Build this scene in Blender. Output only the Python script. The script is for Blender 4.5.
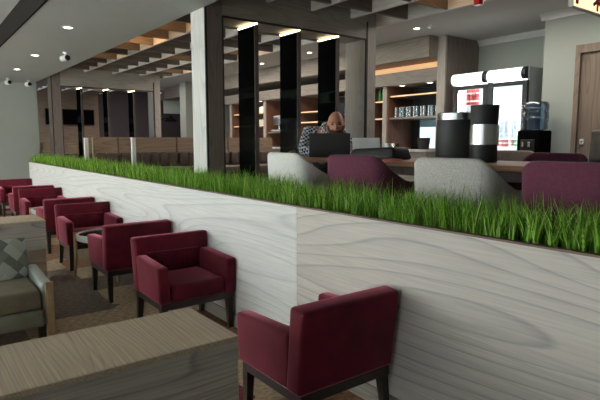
import bpy, bmesh, math, random
from mathutils import Vector, Matrix
random.seed(7)
D = bpy.data
S = bpy.context.scene
COL = S.collection
for o in list(D.objects): D.objects.remove(o)
PI = math.pi; R = math.radians

# ------------------------------------------------------------------ camera, world, lights, exposure
cam = D.cameras.new('camera'); co = D.objects.new('camera', cam); COL.objects.link(co)
co.location = (0, 0, 1.5); co.rotation_euler = (R(90-6.4486), 0, R(53.06))
cam.sensor_fit = 'HORIZONTAL'; cam.sensor_width = 36; cam.lens = 522/600*36
cam.clip_start = .05; cam.clip_end = 100
S.camera = co
vs = S.view_settings; vs.view_transform = 'Standard'; vs.look = 'None'; vs.gamma = 1; vs.use_curve_mapping = False
vs.exposure = 0.12
W = D.worlds.new('world'); S.world = W; W.use_nodes = True
W.node_tree.nodes['Background'].inputs[0].default_value = (.75, .88, 1, 1)
W.node_tree.nodes['Background'].inputs[1].default_value = 1.2

def area(name, loc, rot, sx, sy, power, col):
    l = D.lights.new(name, 'AREA'); l.shape = 'RECTANGLE'; l.size = sx; l.size_y = sy; l.energy = power; l.color = col
    o = D.objects.new(name, l); COL.objects.link(o); o.location = loc; o.rotation_euler = rot
    return o
# daylight entering through the window wall behind the lounge (window_1 .. window_5)
WIN = [(-12.6, -10.0, 1250), (-9.6, -7.0, 1300), (-6.6, -4.0, 950), (-3.6, -1.0, 340), (-.6, 2.0, 120)]
for x0, x1, pw in WIN:
    area('window_daylight', ((x0+x1)/2, -4.38, 1.55), (R(90), 0, R(180)), x1-x0-.1, 2.3, pw, (.95, 1, .97))
# added fill lights under the bar-room ceiling, without fixtures of their own
area('bar_room_fill', (-4.0, 5.9, 3.17), (0, 0, 0), 3.0, .6, 45, (1, .93, .85))
area('bar_room_fill', (-9.5, 5.9, 3.17), (0, 0, 0), 5.0, .6, 80, (1, .90, .8))
area('bar_room_fill', (-14.2, 5.0, 3.17), (0, 0, 0), 3.0, 2.0, 60, (1, .92, .85))

# ------------------------------------------------------------------ materials
def newmat(n):
    m = D.materials.new(n); m.use_nodes = True
    nt = m.node_tree; return m, nt, nt.nodes['Principled BSDF']
def N(nt, t, **k):
    n = nt.nodes.new(t)
    for a, b in k.items(): setattr(n, a, b)
    return n
def ramp(nt, stops):
    r = N(nt, 'ShaderNodeValToRGB'); e = r.color_ramp.elements
    while len(e) < len(stops): e.new(.5)
    for i, (p, c) in enumerate(stops): e[i].position = p; e[i].color = (*c, 1) if len(c) == 3 else c
    return r
def plain(n, col, rough=.5, metal=0, spec=.5, noise=0, nscale=8, bump=0, bscale=60, emit=None, es=0, sheen=0, sheencol=(1,1,1)):
    m, nt, b = newmat(n)
    b.inputs['Base Color'].default_value = (*col, 1); b.inputs['Roughness'].default_value = rough
    b.inputs['Metallic'].default_value = metal; b.inputs['Specular IOR Level'].default_value = spec
    tc = N(nt, 'ShaderNodeTexCoord')
    if noise:
        t = N(nt, 'ShaderNodeTexNoise'); t.inputs['Scale'].default_value = nscale; t.inputs['Detail'].default_value = 4
        nt.links.new(tc.outputs['Object'], t.inputs['Vector'])
        r = ramp(nt, [(.3, tuple(c*(1-noise) for c in col)), (.7, tuple(min(1, c*(1+noise)) for c in col))])
        nt.links.new(t.outputs['Fac'], r.inputs['Fac']); nt.links.new(r.outputs['Color'], b.inputs['Base Color'])
    if bump:
        t = N(nt, 'ShaderNodeTexNoise'); t.inputs['Scale'].default_value = bscale; t.inputs['Detail'].default_value = 3
        nt.links.new(tc.outputs['Object'], t.inputs['Vector'])
        bp = N(nt, 'ShaderNodeBump'); bp.inputs['Strength'].default_value = bump; bp.inputs['Distance'].default_value = .01
        nt.links.new(t.outputs['Fac'], bp.inputs['Height']); nt.links.new(bp.outputs['Normal'], b.inputs['Normal'])
    if emit:
        b.inputs['Emission Color'].default_value = (*emit, 1); b.inputs['Emission Strength'].default_value = es
    if sheen:
        b.inputs['Sheen Weight'].default_value = sheen; b.inputs['Sheen Roughness'].default_value = .35
        b.inputs['Sheen Tint'].default_value = (*sheencol, 1)
    return m
def wood(n, light, dark, axis='X', rings=9, along=.38, across=2.0, rough=.55, amount=1.0, off=0, fib=.35, straight=14):
    m, nt, b = newmat(n)
    tc = N(nt, 'ShaderNodeTexCoord'); mp = N(nt, 'ShaderNodeMapping')
    sc = [across]*3; sc['XYZ'.index(axis)] = along
    mp.inputs['Scale'].default_value = sc; mp.inputs['Location'].default_value = (off, off*1.7, off*.6)
    nt.links.new(tc.outputs['Object'], mp.inputs['Vector'])
    t = N(nt, 'ShaderNodeTexNoise'); t.inputs['Scale'].default_value = 1.0; t.inputs['Detail'].default_value = 1.2; t.inputs['Roughness'].default_value = .35
    nt.links.new(mp.outputs['Vector'], t.inputs['Vector'])
    mu = N(nt, 'ShaderNodeMath', operation='MULTIPLY'); mu.inputs[1].default_value = rings*2
    nt.links.new(t.outputs['Fac'], mu.inputs[0])
    sx = N(nt, 'ShaderNodeSeparateXYZ'); nt.links.new(tc.outputs['Object'], sx.inputs[0])
    oth = [i for i in range(3) if i != 'XYZ'.index(axis)]
    ad1 = N(nt, 'ShaderNodeMath', operation='ADD'); nt.links.new(sx.outputs[oth[0]], ad1.inputs[0]); nt.links.new(sx.outputs[oth[1]], ad1.inputs[1])
    ad2 = N(nt, 'ShaderNodeMath', operation='MULTIPLY_ADD'); ad2.inputs[1].default_value = straight
    nt.links.new(ad1.outputs[0], ad2.inputs[0]); nt.links.new(mu.outputs[0], ad2.inputs[2]); mu = ad2
    fr = N(nt, 'ShaderNodeMath', operation='FRACT'); nt.links.new(mu.outputs[0], fr.inputs[0])
    mid = tuple(l*.72+d*.28 for l, d in zip(light, dark))
    lo = tuple(l*(1-amount)+d*amount for l, d in zip(light, dark))
    r = ramp(nt, [(0, light), (.55, tuple((a*3+c)/4 for a, c in zip(light, mid))), (.80, mid), (.92, lo), (1, light)])
    nt.links.new(fr.outputs[0], r.inputs['Fac'])
    mp2 = N(nt, 'ShaderNodeMapping'); s2 = [90]*3; s2['XYZ'.index(axis)] = 2.5; mp2.inputs['Scale'].default_value = s2
    nt.links.new(tc.outputs['Object'], mp2.inputs['Vector'])
    f = N(nt, 'ShaderNodeTexNoise'); f.inputs['Scale'].default_value = 1; f.inputs['Detail'].default_value = 3
    nt.links.new(mp2.outputs['Vector'], f.inputs['Vector'])
    fr2 = ramp(nt, [(.3, (1-fib,)*3), (.62, (1, 1, 1))]); nt.links.new(f.outputs['Fac'], fr2.inputs['Fac'])
    mx = N(nt, 'ShaderNodeMix', data_type='RGBA', blend_type='MULTIPLY'); mx.inputs[0].default_value = 1
    nt.links.new(r.outputs['Color'], mx.inputs[6]); nt.links.new(fr2.outputs['Color'], mx.inputs[7])
    nt.links.new(mx.outputs[2], b.inputs['Base Color'])
    b.inputs['Roughness'].default_value = rough; b.inputs['Specular IOR Level'].default_value = .35
    return m
def glass(n, tint, gloss=.12, rough=.03, fres=.8):
    m, nt, b = newmat(n); nt.nodes.remove(b)
    out = nt.nodes['Material Output']
    tr = N(nt, 'ShaderNodeBsdfTransparent'); tr.inputs[0].default_value = (*tint, 1)
    gl = N(nt, 'ShaderNodeBsdfGlossy'); gl.inputs['Roughness'].default_value = rough
    fz = N(nt, 'ShaderNodeFresnel'); fz.inputs[0].default_value = 1.45
    ad = N(nt, 'ShaderNodeMath', operation='MULTIPLY_ADD'); ad.inputs[1].default_value = fres; ad.inputs[2].default_value = gloss
    mx = N(nt, 'ShaderNodeMixShader')
    nt.links.new(fz.outputs[0], ad.inputs[0]); nt.links.new(ad.outputs[0], mx.inputs[0])
    nt.links.new(tr.outputs[0], mx.inputs[1]); nt.links.new(gl.outputs[0], mx.inputs[2]); nt.links.new(mx.outputs[0], out.inputs[0])
    return m

M = {}
M['ash_left'] = wood('whitewashed_ash_lit', (.76, .75, .725), (.54, .53, .52), 'X', 16, .18, 1.8, amount=.75, off=3.1, fib=.16, straight=12)  # planter wood at the window end, daylight put into the paler colour
M['ash_right'] = wood('whitewashed_ash_dim', (.60, .545, .495), (.36, .335, .33), 'X', 16, .17, 1.7, amount=.85, off=0.4, fib=.2, straight=9)  # same planter wood away from the windows, dimmer light put into the colour
M['ash_col'] = wood('whitewashed_ash_column', (.74, .73, .70), (.52, .50, .48), 'Z', 8, .5, 3.2, amount=.6, off=5, fib=.12)
M['ash_top'] = wood('limed_ash_top', (.52, .41, .30), (.31, .25, .195), 'X', 9, .7, 3.2, amount=.7, off=1.3, fib=.25, straight=55)
M['ash_face'] = wood('limed_ash_face', (.46, .42, .37), (.24, .22, .21), 'Y', 8, .4, 3.2, amount=.8, off=2.3, fib=.3, straight=18)
M['grey_oak_x'] = wood('grey_oak_lengthwise', (.33, .30, .26), (.19, .17, .15), 'X', 8, .4, 3, amount=.6, off=1, fib=.25)
M['grey_oak_y'] = wood('grey_oak_header', (.42, .38, .335), (.30, .27, .24), 'Y', 8, .5, 3, amount=.6, off=4, fib=.25)
M['grey_oak_z'] = wood('grey_oak_upright', (.42, .385, .34), (.29, .265, .235), 'Z', 8, .5, 3, amount=.5, off=6, fib=.25)
M['clad'] = wood('taupe_oak_cladding', (.24, .19, .165), (.15, .12, .105), 'Z', 8, .5, 4, amount=.8, off=7, fib=.25)
M['umber'] = wood('umber_oak', (.115, .085, .075), (.06, .045, .04), 'Z', 8, .5, 4, amount=.8, off=7, fib=.25)
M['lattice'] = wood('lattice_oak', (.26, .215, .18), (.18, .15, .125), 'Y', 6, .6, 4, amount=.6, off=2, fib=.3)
M['lattice_x'] = wood('lattice_oak_lit', (.86, .82, .76), (.74, .70, .64), 'X', 6, .6, 4, amount=.5, off=2, fib=.2)  # window light on the long beams is painted in as paler oak
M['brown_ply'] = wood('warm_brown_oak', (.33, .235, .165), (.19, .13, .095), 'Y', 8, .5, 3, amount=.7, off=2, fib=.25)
M['bar_wood'] = wood('bar_oak', (.30, .265, .225), (.20, .17, .145), 'X', 8, .5, 3, amount=.6, off=9, fib=.25)
M['red_wood'] = wood('reddish_walnut', (.25, .12, .075), (.13, .06, .04), 'Z', 8, .5, 3, amount=.6, off=9, fib=.25)
M['table_wood'] = wood('table_oak', (.48, .25, .15), (.30, .15, .09), 'X', 8, .5, 3, amount=.6, off=3, fib=.2)
M['door_wood'] = wood('door_oak', (.27, .205, .155), (.16, .12, .09), 'Z', 8, .45, 3, amount=.7, off=2, fib=.25)
M['leg_wood'] = plain('dark_leg_wood', (.022, .015, .012), .4, noise=.3)
M['pale_leg'] = plain('pale_brown_wood', (.34, .225, .12), .5, noise=.2)
M['velvet'] = plain('burgundy_velvet', (.094, .0066, .0145), .75, noise=.35, nscale=7, bump=.15, bscale=180, sheen=.8, sheencol=(.95, .28, .40), spec=.15)
M['plum'] = plain('plum_wool', (.125, .037, .062), .9, noise=.15, nscale=60, bump=.3, bscale=300, spec=.1, sheen=.15)
M['greywool'] = plain('grey_tweed', (.47, .445, .42), .95, noise=.22, nscale=120, bump=.3, bscale=300, spec=.1)
M['palewool'] = plain('pale_grey_tweed', (.76, .75, .71), .95, noise=.15, nscale=120, bump=.3, bscale=300, spec=.1)
M['brownleather'] = plain('brown_leather', (.085, .06, .05), .5, noise=.2, nscale=20)
M['tan'] = plain('taupe_upholstery', (.26, .20, .165), .8, noise=.15, nscale=40)
M['sage'] = plain('sage_leather', (.16, .17, .13), .45, noise=.15, nscale=9)
M['sage_light'] = plain('pale_sage_leather', (.27, .30, .27), .4, noise=.1, nscale=9)
M['olive'] = plain('olive_brown_seat', (.16, .135, .09), .65, noise=.2, nscale=9, bump=.1)
M['wall'] = plain('wall_paint', (.33, .345, .31), .85, noise=.03, nscale=2)
M['wall_bar'] = plain('bar_wall_paint', (.36, .39, .345), .85, noise=.03, nscale=2)
M['ceil'] = plain('ceiling_paint', (.50, .53, .52), .9, noise=.03, nscale=1)
M['ceil_bar'] = plain('bar_ceiling_paint', (.60, .60, .575), .9, noise=.03, nscale=1)
M['darkband'] = plain('dark_bulkhead', (.014, .011, .009), .8, noise=.1, spec=.1)
M['plumwall'] = plain('dark_plum_wall', (.07, .055, .062), .8, noise=.05)
M['black'] = plain('black_plastic', (.008, .008, .009), .35, noise=.1)
M['matblack'] = plain('matt_black', (.012, .012, .012), .6, noise=.1)
M['ink'] = plain('ink_black_glass', (.004, .004, .0045), .7, spec=0, noise=.1)
M['screen'] = plain('black_screen', (.006, .006, .007), .12, noise=.05)
M['metal'] = plain('brushed_steel', (.62, .62, .62), .25, metal=1, noise=.06, nscale=40)
M['alu'] = plain('silver_laptop_shell', (.52, .54, .53), .4, metal=.5, noise=.03)
M['white'] = plain('white_paint', (.75, .75, .73), .5, noise=.03)
M['whiteplas'] = plain('white_plastic', (.8, .8, .8), .3, noise=.02)
M['greybody'] = plain('grey_fridge_panel', (.33, .36, .36), .4, noise=.05)
M['signwhite'] = plain('lit_white_sign', (.9, .9, .9), .4, emit=(.95, .98, 1), es=1.3, noise=.02)
M['fridge_in'] = plain('white_fridge_lining', (.85, .88, .9), .4, noise=.02)
M['fridge_lamp'] = plain('fridge_light_tube', (1, 1, 1), .4, emit=(.93, .98, 1), es=22, noise=.01)
M['led'] = plain('warm_led', (1, .9, .7), .4, emit=(1, .80, .48), es=7, noise=.01)
M['cove'] = plain('amber_cove_strip', (1, .7, .4), .4, emit=(1, .50, .22), es=.5, noise=.01)
M['bulb'] = plain('downlight_bulb', (1, .95, .85), .4, emit=(1, .92, .8), es=14, noise=.01)
M['daypane'] = plain('daylit_pane', (.8, .9, .95), .2, emit=(.72, .9, 1), es=1.0, noise=.02)
M['pane'] = glass('clear_pane', (.96, .98, .98), .03)
M['clear'] = glass('drinking_glass', (.86, .9, .9), .22)
M['smoke'] = glass('smoked_glass', (.10, .125, .135), .008, .15, 0)
M['blueglass'] = glass('blue_bottle', (.60, .76, .93), .14)
M['red'] = plain('red_can', (.55, .03, .03), .3, noise=.1)
M['redpaint'] = plain('red_lacquer', (.6, .02, .02), .3, noise=.05)
M['green'] = plain('green_can', (.06, .32, .08), .3, noise=.1)
M['silvercan'] = plain('silver_blue_can', (.5, .58, .66), .3, metal=.5, noise=.15, nscale=30)
M['soil'] = plain('dark_planter_bed', (.025, .022, .026), .9, noise=.6, nscale=50, bump=.8, bscale=40)
M['rim'] = plain('rust_brown_rim', (.13, .075, .055), .6, noise=.2)
M['stone'] = plain('bar_counter_stone', (.55, .53, .5), .35, noise=.08, nscale=12)
M['skin'] = plain('skin', (.52, .235, .15), .5, noise=.10, nscale=20)
M['beard'] = plain('short_grey_beard', (.13, .085, .065), .9, noise=.4, nscale=120, bump=.5, bscale=250)
M['trouser'] = plain('dark_trousers', (.03, .035, .05), .9, noise=.2)
M['eye'] = plain('dark_eye', (.02, .015, .012), .2, noise=.1)
M['papercream'] = plain('cream_box', (.8, .74, .6), .6, emit=(1, .85, .6), es=.0, noise=.05)
M['sign_glow'] = plain('warm_lightbox_face', (1, .9, .7), .5, emit=(1, .78, .42), es=1.4, noise=.02)
M['tumbler'] = plain('copper_tumbler', (.55, .40, .30), .25, metal=.8, noise=.1)

def shirt_mat():
    m, nt, b = newmat('checked_shirt')
    tc = N(nt, 'ShaderNodeTexCoord'); v = N(nt, 'ShaderNodeTexChecker'); v.inputs['Scale'].default_value = 42
    v.inputs[1].default_value = (.62, .64, .70, 1); v.inputs[2].default_value = (.012, .014, .035, 1)
    mp = N(nt, 'ShaderNodeMapping'); mp.inputs['Rotation'].default_value = (.5, .4, .6)
    nt.links.new(tc.outputs['Object'], mp.inputs['Vector']); nt.links.new(mp.outputs['Vector'], v.inputs['Vector'])
    nt.links.new(v.outputs['Color'], b.inputs['Base Color']); b.inputs['Roughness'].default_value = .9
    return m
M['shirt'] = shirt_mat()
def cushion_mat():
    m, nt, b = newmat('diamond_cushion_fabric')
    tc = N(nt, 'ShaderNodeTexCoord'); mp = N(nt, 'ShaderNodeMapping'); mp.inputs['Rotation'].default_value = (R(45), 0, 0)
    mp.inputs['Scale'].default_value = (0, 1, 1)
    v = N(nt, 'ShaderNodeTexVoronoi', feature='F1', distance='CHEBYCHEV'); v.inputs['Scale'].default_value = 15; v.inputs['Randomness'].default_value = .25
    nt.links.new(tc.outputs['Object'], mp.inputs['Vector']); nt.links.new(mp.outputs['Vector'], v.inputs['Vector'])
    sp = N(nt, 'ShaderNodeSeparateColor'); nt.links.new(v.outputs['Color'], sp.inputs[0])
    r = ramp(nt, [(0, (.13, .14, .12)), (.35, (.34, .36, .31)), (.6, (.19, .20, .17)), (.8, (.42, .43, .38))]); r.color_ramp.interpolation = 'CONSTANT'
    nt.links.new(sp.outputs[0], r.inputs['Fac']); nt.links.new(r.outputs['Color'], b.inputs['Base Color']); b.inputs['Roughness'].default_value = .9
    return m
M['cushion'] = cushion_mat()
def carpet_mat():
    m, nt, b = newmat('patterned_carpet')
    tc = N(nt, 'ShaderNodeTexCoord'); mp = N(nt, 'ShaderNodeMapping'); mp.inputs['Scale'].default_value = (1.1, .75, 1)
    nt.links.new(tc.outputs['Object'], mp.inputs['Vector'])
    v = N(nt, 'ShaderNodeTexVoronoi', feature='F1', distance='CHEBYCHEV'); v.inputs['Scale'].default_value = 1.6; v.inputs['Randomness'].default_value = .45
    nt.links.new(mp.outputs['Vector'], v.inputs['Vector'])
    sp = N(nt, 'ShaderNodeSeparateColor'); nt.links.new(v.outputs['Color'], sp.inputs[0])
    r = ramp(nt, [(0, (.26, .145, .085)), (.3, (.15, .12, .10)), (.5, (.38, .29, .20)), (.70, (.22, .17, .13)), (.88, (.16, .03, .04))]); r.color_ramp.interpolation = 'CONSTANT'
    nt.links.new(sp.outputs[1], r.inputs['Fac'])
    w = N(nt, 'ShaderNodeTexNoise'); w.inputs['Scale'].default_value = 60; w.inputs['Detail'].default_value = 4
    mp2 = N(nt, 'ShaderNodeMapping'); mp2.inputs['Scale'].default_value = (1, .35, 1); nt.links.new(tc.outputs['Object'], mp2.inputs['Vector'])
    nt.links.new(mp2.outputs['Vector'], w.inputs['Vector'])
    r2 = ramp(nt, [(.3, (.5, .5, .5)), (.7, (1.3, 1.25, 1.2))]); nt.links.new(w.outputs['Fac'], r2.inputs['Fac'])
    mx = N(nt, 'ShaderNodeMix', data_type='RGBA', blend_type='MULTIPLY'); mx.inputs[0].default_value = 1
    nt.links.new(r.outputs['Color'], mx.inputs[6]); nt.links.new(r2.outputs['Color'], mx.inputs[7])
    nt.links.new(mx.outputs[2], b.inputs['Base Color']); b.inputs['Roughness'].default_value = 1; b.inputs['Specular IOR Level'].default_value = .1
    bp = N(nt, 'ShaderNodeBump'); bp.inputs['Strength'].default_value = .5; bp.inputs['Distance'].default_value = .01
    nt.links.new(w.outputs['Fac'], bp.inputs['Height']); nt.links.new(bp.outputs['Normal'], b.inputs['Normal'])
    return m
M['carpet'] = carpet_mat()
def grass_mat():
    m, nt, b = newmat('plastic_grass')
    g = N(nt, 'ShaderNodeNewGeometry')
    r = ramp(nt, [(0, (.06, .14, .016)), (.3, (.14, .32, .028)), (.6, (.26, .50, .05)), (.85, (.42, .68, .12)), (1, (.62, .82, .30))])
    nt.links.new(g.outputs['Random Per Island'], r.inputs['Fac']); nt.links.new(r.outputs['Color'], b.inputs['Base Color'])
    b.inputs['Roughness'].default_value = .5; b.inputs['Specular IOR Level'].default_value = .25
    t = N(nt, 'ShaderNodeBsdfTranslucent'); nt.links.new(r.outputs['Color'], t.inputs[0])
    mx = N(nt, 'ShaderNodeMixShader'); mx.inputs[0].default_value = .35
    nt.links.new(b.outputs[0], mx.inputs[1]); nt.links.new(t.outputs[0], mx.inputs[2])
    nt.links.new(mx.outputs[0], nt.nodes['Material Output'].inputs[0])
    return m
M['grass'] = grass_mat()

# ------------------------------------------------------------------ mesh helpers
class MB:
    def __init__(s): s.bm = bmesh.new()
    def _bev(s, verts, b, seg):
        if b > 0:
            es = list({e for v in verts for e in v.link_edges})
            bmesh.ops.bevel(s.bm, geom=es, offset=b, segments=seg, profile=.5, affect='EDGES')
    def box(s, x0, x1, y0, y1, z0, z1, b=0, seg=2, fn=None):
        r = bmesh.ops.create_cube(s.bm, size=1)
        for v in r['verts']:
            v.co = Vector(((x0 if v.co.x < 0 else x1), (y0 if v.co.y < 0 else y1), (z0 if v.co.z < 0 else z1)))
            if fn: v.co = Vector(fn(*v.co))
        s._bev(r['verts'], b, seg); return s
    def lathe(s, prof, cx=0, cy=0, cz=0, n=24, axis='Z', cap=True):
        rings = []
        for rad, z in prof:
            ring = []
            for i in range(n):
                a = 2*PI*i/n; p = (rad*math.cos(a), rad*math.sin(a), z)
                if axis == 'Y': p = (p[0], p[2], p[1])
                if axis == 'X': p = (p[2], p[0], p[1])
                ring.append(s.bm.verts.new((p[0]+cx, p[1]+cy, p[2]+cz)))
            rings.append(ring)
        for a, b in zip(rings, rings[1:]):
            for i in range(n): s.bm.faces.new((a[i], a[(i+1) % n], b[(i+1) % n], b[i]))
        if cap:
            s.bm.faces.new(rings[0][::-1]); s.bm.faces.new(rings[-1])
        return s
    def tube(s, pts, rad, n=8):
        pts = [Vector(p) for p in pts]; rings = []
        rads = rad if isinstance(rad, (list, tuple)) else [rad]*len(pts)
        for i, p in enumerate(pts):
            d = (pts[min(i+1, len(pts)-1)]-pts[max(i-1, 0)]).normalized()
            u = d.orthogonal().normalized(); w = d.cross(u)
            if i and rings:
                u = (pu - d*pu.dot(d)).normalized(); w = d.cross(u)
            pu = u
            rings.append([s.bm.verts.new(p+(u*math.cos(2*PI*k/n)+w*math.sin(2*PI*k/n))*rads[i]) for k in range(n)])
        for a, b in zip(rings, rings[1:]):
            for k in range(n): s.bm.faces.new((a[k], a[(k+1) % n], b[(k+1) % n], b[k]))
        s.bm.faces.new(rings[0][::-1]); s.bm.faces.new(rings[-1]); return s
    def prism(s, pts, axis, a, b):
        # pts: outline in the two other axes, extruded along axis from a to b
        def P(p, t):
            return {'X': (t, p[0], p[1]), 'Y': (p[0], t, p[1]), 'Z': (p[0], p[1], t)}[axis]
        v0 = [s.bm.verts.new(P(p, a)) for p in pts]; v1 = [s.bm.verts.new(P(p, b)) for p in pts]
        n = len(pts)
        for i in range(n): s.bm.faces.new((v0[i], v0[(i+1) % n], v1[(i+1) % n], v1[i]))
        s.bm.faces.new(v0[::-1]); s.bm.faces.new(v1); return s
    def ball(s, c, r, sc=(1, 1, 1), sub=3):
        q = bmesh.ops.create_icosphere(s.bm, subdivisions=sub, radius=r)
        for v in q['verts']: v.co = Vector((v.co.x*sc[0]+c[0], v.co.y*sc[1]+c[1], v.co.z*sc[2]+c[2]))
        return s
    def build(s, name, mat, parent=None, smooth=False):
        bmesh.ops.recalc_face_normals(s.bm, faces=s.bm.faces[:])
        me = D.meshes.new(name); s.bm.to_mesh(me); s.bm.free()
        me.materials.append(mat)
        if smooth: 
            for p in me.polygons: p.use_smooth = True
            try: me.set_sharp_from_angle(angle=R(40))
            except Exception: pass
        o = D.objects.new(name, me); COL.objects.link(o)
        if parent: o.parent = parent
        return o
def tag(o, label=None, cat=None, group=None, kind=None):
    if label: o['label'] = label
    if cat: o['category'] = cat
    if group: o['group'] = group
    if kind: o['kind'] = kind
    return o
def thing(name, label, cat, loc=(0, 0, 0), rz=0, group=None):
    o = D.objects.new(name, None); COL.objects.link(o); o.location = loc; o.rotation_euler = (0, 0, rz)
    o.empty_display_size = .1
    return tag(o, label, cat, group)
def dup(o, loc=None, rz=None, label=None, parent=None):
    c = o.copy(); COL.objects.link(c)
    if parent: c.parent = parent
    if loc is not None: c.location = loc
    if rz is not None: c.rotation_euler = (0, 0, rz)
    if label: c['label'] = label
    for ch in list(o.children): dup(ch, parent=c)
    return c
def struct(name, mb, mat):
    return tag(mb.build(name, mat), kind='structure')

PF = .60      # raised bar floor
ZC = 2.8      # lounge ceiling
ZB = 3.2      # bar-room ceiling
# ------------------------------------------------------------------ room shell
struct('floor', MB().box(-13.2, 3.2, -4.5, 2.42, -.1, 0), M['carpet'])
struct('floor', MB().box(-17.2, 3.2, 2.42, 8.6, .45, PF), plain('bar_floor', (.10, .08, .065), .5, noise=.2))
struct('trim_1', MB().box(-17.2, 3.2, 2.40, 2.42, 0, PF), M['umber'])
struct('wall_left', MB().box(-13.4, -13.2, -4.5, 2.46, -.05, ZB), M['wall'])
struct('wall_right', MB().box(3.2, 3.4, -4.5, 8.6, -.05, ZB+.1), M['wall'])
struct('ceiling', MB().box(-13.4, 3.2, 1.15, 2.42, ZC, ZC+.42), M['ceil'])
struct('ceiling', MB().box(-13.4, 3.2, -4.5, 1.15, 3.06, 3.22), M['ceil'])
struct('trim_2', MB().box(-13.2, 3.2, 1.13, 1.15, ZC-.004, 3.06), M['darkband'])
struct('ceiling', MB().box(-17.2, 3.2, 2.42, 8.6, ZB, ZB+.1), M['ceil_bar'])
# window wall (behind the camera)
fw = MB()
xs = [-13.4]+[v for w in WIN for v in w[:2]]+[3.4]
for i in range(0, len(xs), 2): fw.box(xs[i], xs[i+1], -4.6, -4.5, -.05, 3.2)
for x0, x1, _ in WIN: fw.box(x0, x1, -4.6, -4.5, -.05, .35); fw.box(x0, x1, -4.6, -4.5, 2.75, 3.2)
struct('wall_front', fw, M['wall'])
for i, (x0, x1, _) in enumerate(WIN):
    f = MB()
    f.box(x0, x0+.05, -4.58, -4.5, .35, 2.75).box(x1-.05, x1, -4.58, -4.5, .35, 2.75)
    f.box(x0, x1, -4.58, -4.5, .35, .4).box(x0, x1, -4.58, -4.5, 2.7, 2.75).box((x0+x1)/2-.02, (x0+x1)/2+.02, -4.57, -4.51, .4, 2.7)
    w = struct('window_%d' % (i+1), f, M['white'])
    MB().box(x0+.05, x1-.05, -4.55, -4.54, .4, 2.7).build('window_pane', M['pane'], w)
# bar-room walls
struct('wall_back', MB().box(-17.2, -5.5, 8.0, 8.2, PF, ZB), M['umber'])
struct('wall_back', MB().box(-5.5, -3.75, 7.98, 8.2, PF, ZB), M['wall_bar'])
struct('wall_back', MB().box(-5.62, -5.5, 7.12, 8.0, PF, ZB), M['clad'])
struct('trim_3', MB().box(-5.66, -5.5, 7.08, 7.12, PF, ZB), M['grey_oak_z'])
# wall with the door (opening left for it)
dw = MB()
dw.box(-3.81, -3.37, 7.0, 8.2, PF, ZB).box(-3.37, -2.3, 7.0, 7.9, 2.72, ZB).box(-2.3, 3.2, 7.0, 7.9, PF, ZB)
struct('wall_back', dw, M['wall_bar'])
for y, x0, x1 in ((7.98, -5.5, -3.81), (7.0, -3.81, 3.2)):
    struct('trim_4', MB().prism([(y, ZB), (y-.06, ZB), (y-.05, ZB-.03), (y-.02, ZB-.07), (y-.012, ZB-.09), (y, ZB-.09)], 'X', x0-(.05 if y == 7.0 else 0), x1), M['white'])
d = MB(); d.box(-3.31, -2.36, 7.02, 7.07, PF, 2.62)
dr = struct('door_1', d, M['door_wood'])
MB().box(-3.37, -3.31, 6.97, 7.1, PF, 2.62).box(-2.36, -2.30, 6.97, 7.1, PF, 2.62).box(-3.37, -2.30, 6.97, 7.1, 2.62, 2.72).build('door_frame', M['door_wood'], dr)
h = MB().box(-3.275, -3.22, 7.0, 7.02, 1.455, 1.525, .006).build('lock_plate', M['whiteplas'], dr)
MB().lathe([(.012, 0), (.012, .004)], -3.2475, 6.996, 1.49, 12, 'Y').build('keyhole', M['black'], h)
# far wall of the bar room
struct('wall_left', MB().box(-17.2, -17.0, 2.4, 4.9, PF, ZB), M['brown_ply'])
struct('wall_left', MB().box(-17.2, -17.0, 4.9, 8.0, PF, ZB), M['plumwall'])
struct('wall_right', MB().box(-14.6, -14.2, 6.55, 8.0, PF, ZB), M['wall'])
# bulkheads over the bar
struct('trim_5', MB().box(-17, -5.66, 6.86, 8.0, 2.86, ZB), M['bar_wood'])
struct('trim_6', MB().box(-13.2, -5.66, 7.12, 8.0, 2.50, 2.72), M['bar_wood'])
struct('trim_7', MB().box(-7.5, -5.7, 7.3, 8.0, 2.74, 2.84), M['cove'])

# ------------------------------------------------------------------ planter wall and its grass
PX = [-12.25, -8.6, -5.7, -2.776, .2, 3.1]
pl = thing('planter_wall', 'long chest-high grey ash planter wall full of grass dividing the lounge', 'planter', (0, 2.06, 0))
for i in range(5):
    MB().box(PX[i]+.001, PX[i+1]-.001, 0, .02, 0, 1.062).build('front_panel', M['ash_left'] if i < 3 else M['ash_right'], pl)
MB().box(-12.25, 3.1, .32, .34, PF, 1.07).build('rear_panel', M['ash_right'], pl)
MB().box(-12.27, -12.25, 0, .34, 0, 1.07).build('end_panel', M['ash_left'], pl)
MB().box(-12.25, 3.1, .02, .32, .85, 1.035).build('bed', M['soil'], pl)
MB().box(-12.27, 3.1, -.004, .026, 1.062, 1.072).box(-12.27, 3.1, .316, .344, 1.07, 1.074).build('rim', M['rim'], pl)
MB().box(-12.27, 3.1, -.018, 0, 0, .10).build('plinth', M['grey_oak_x'], pl)
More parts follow.
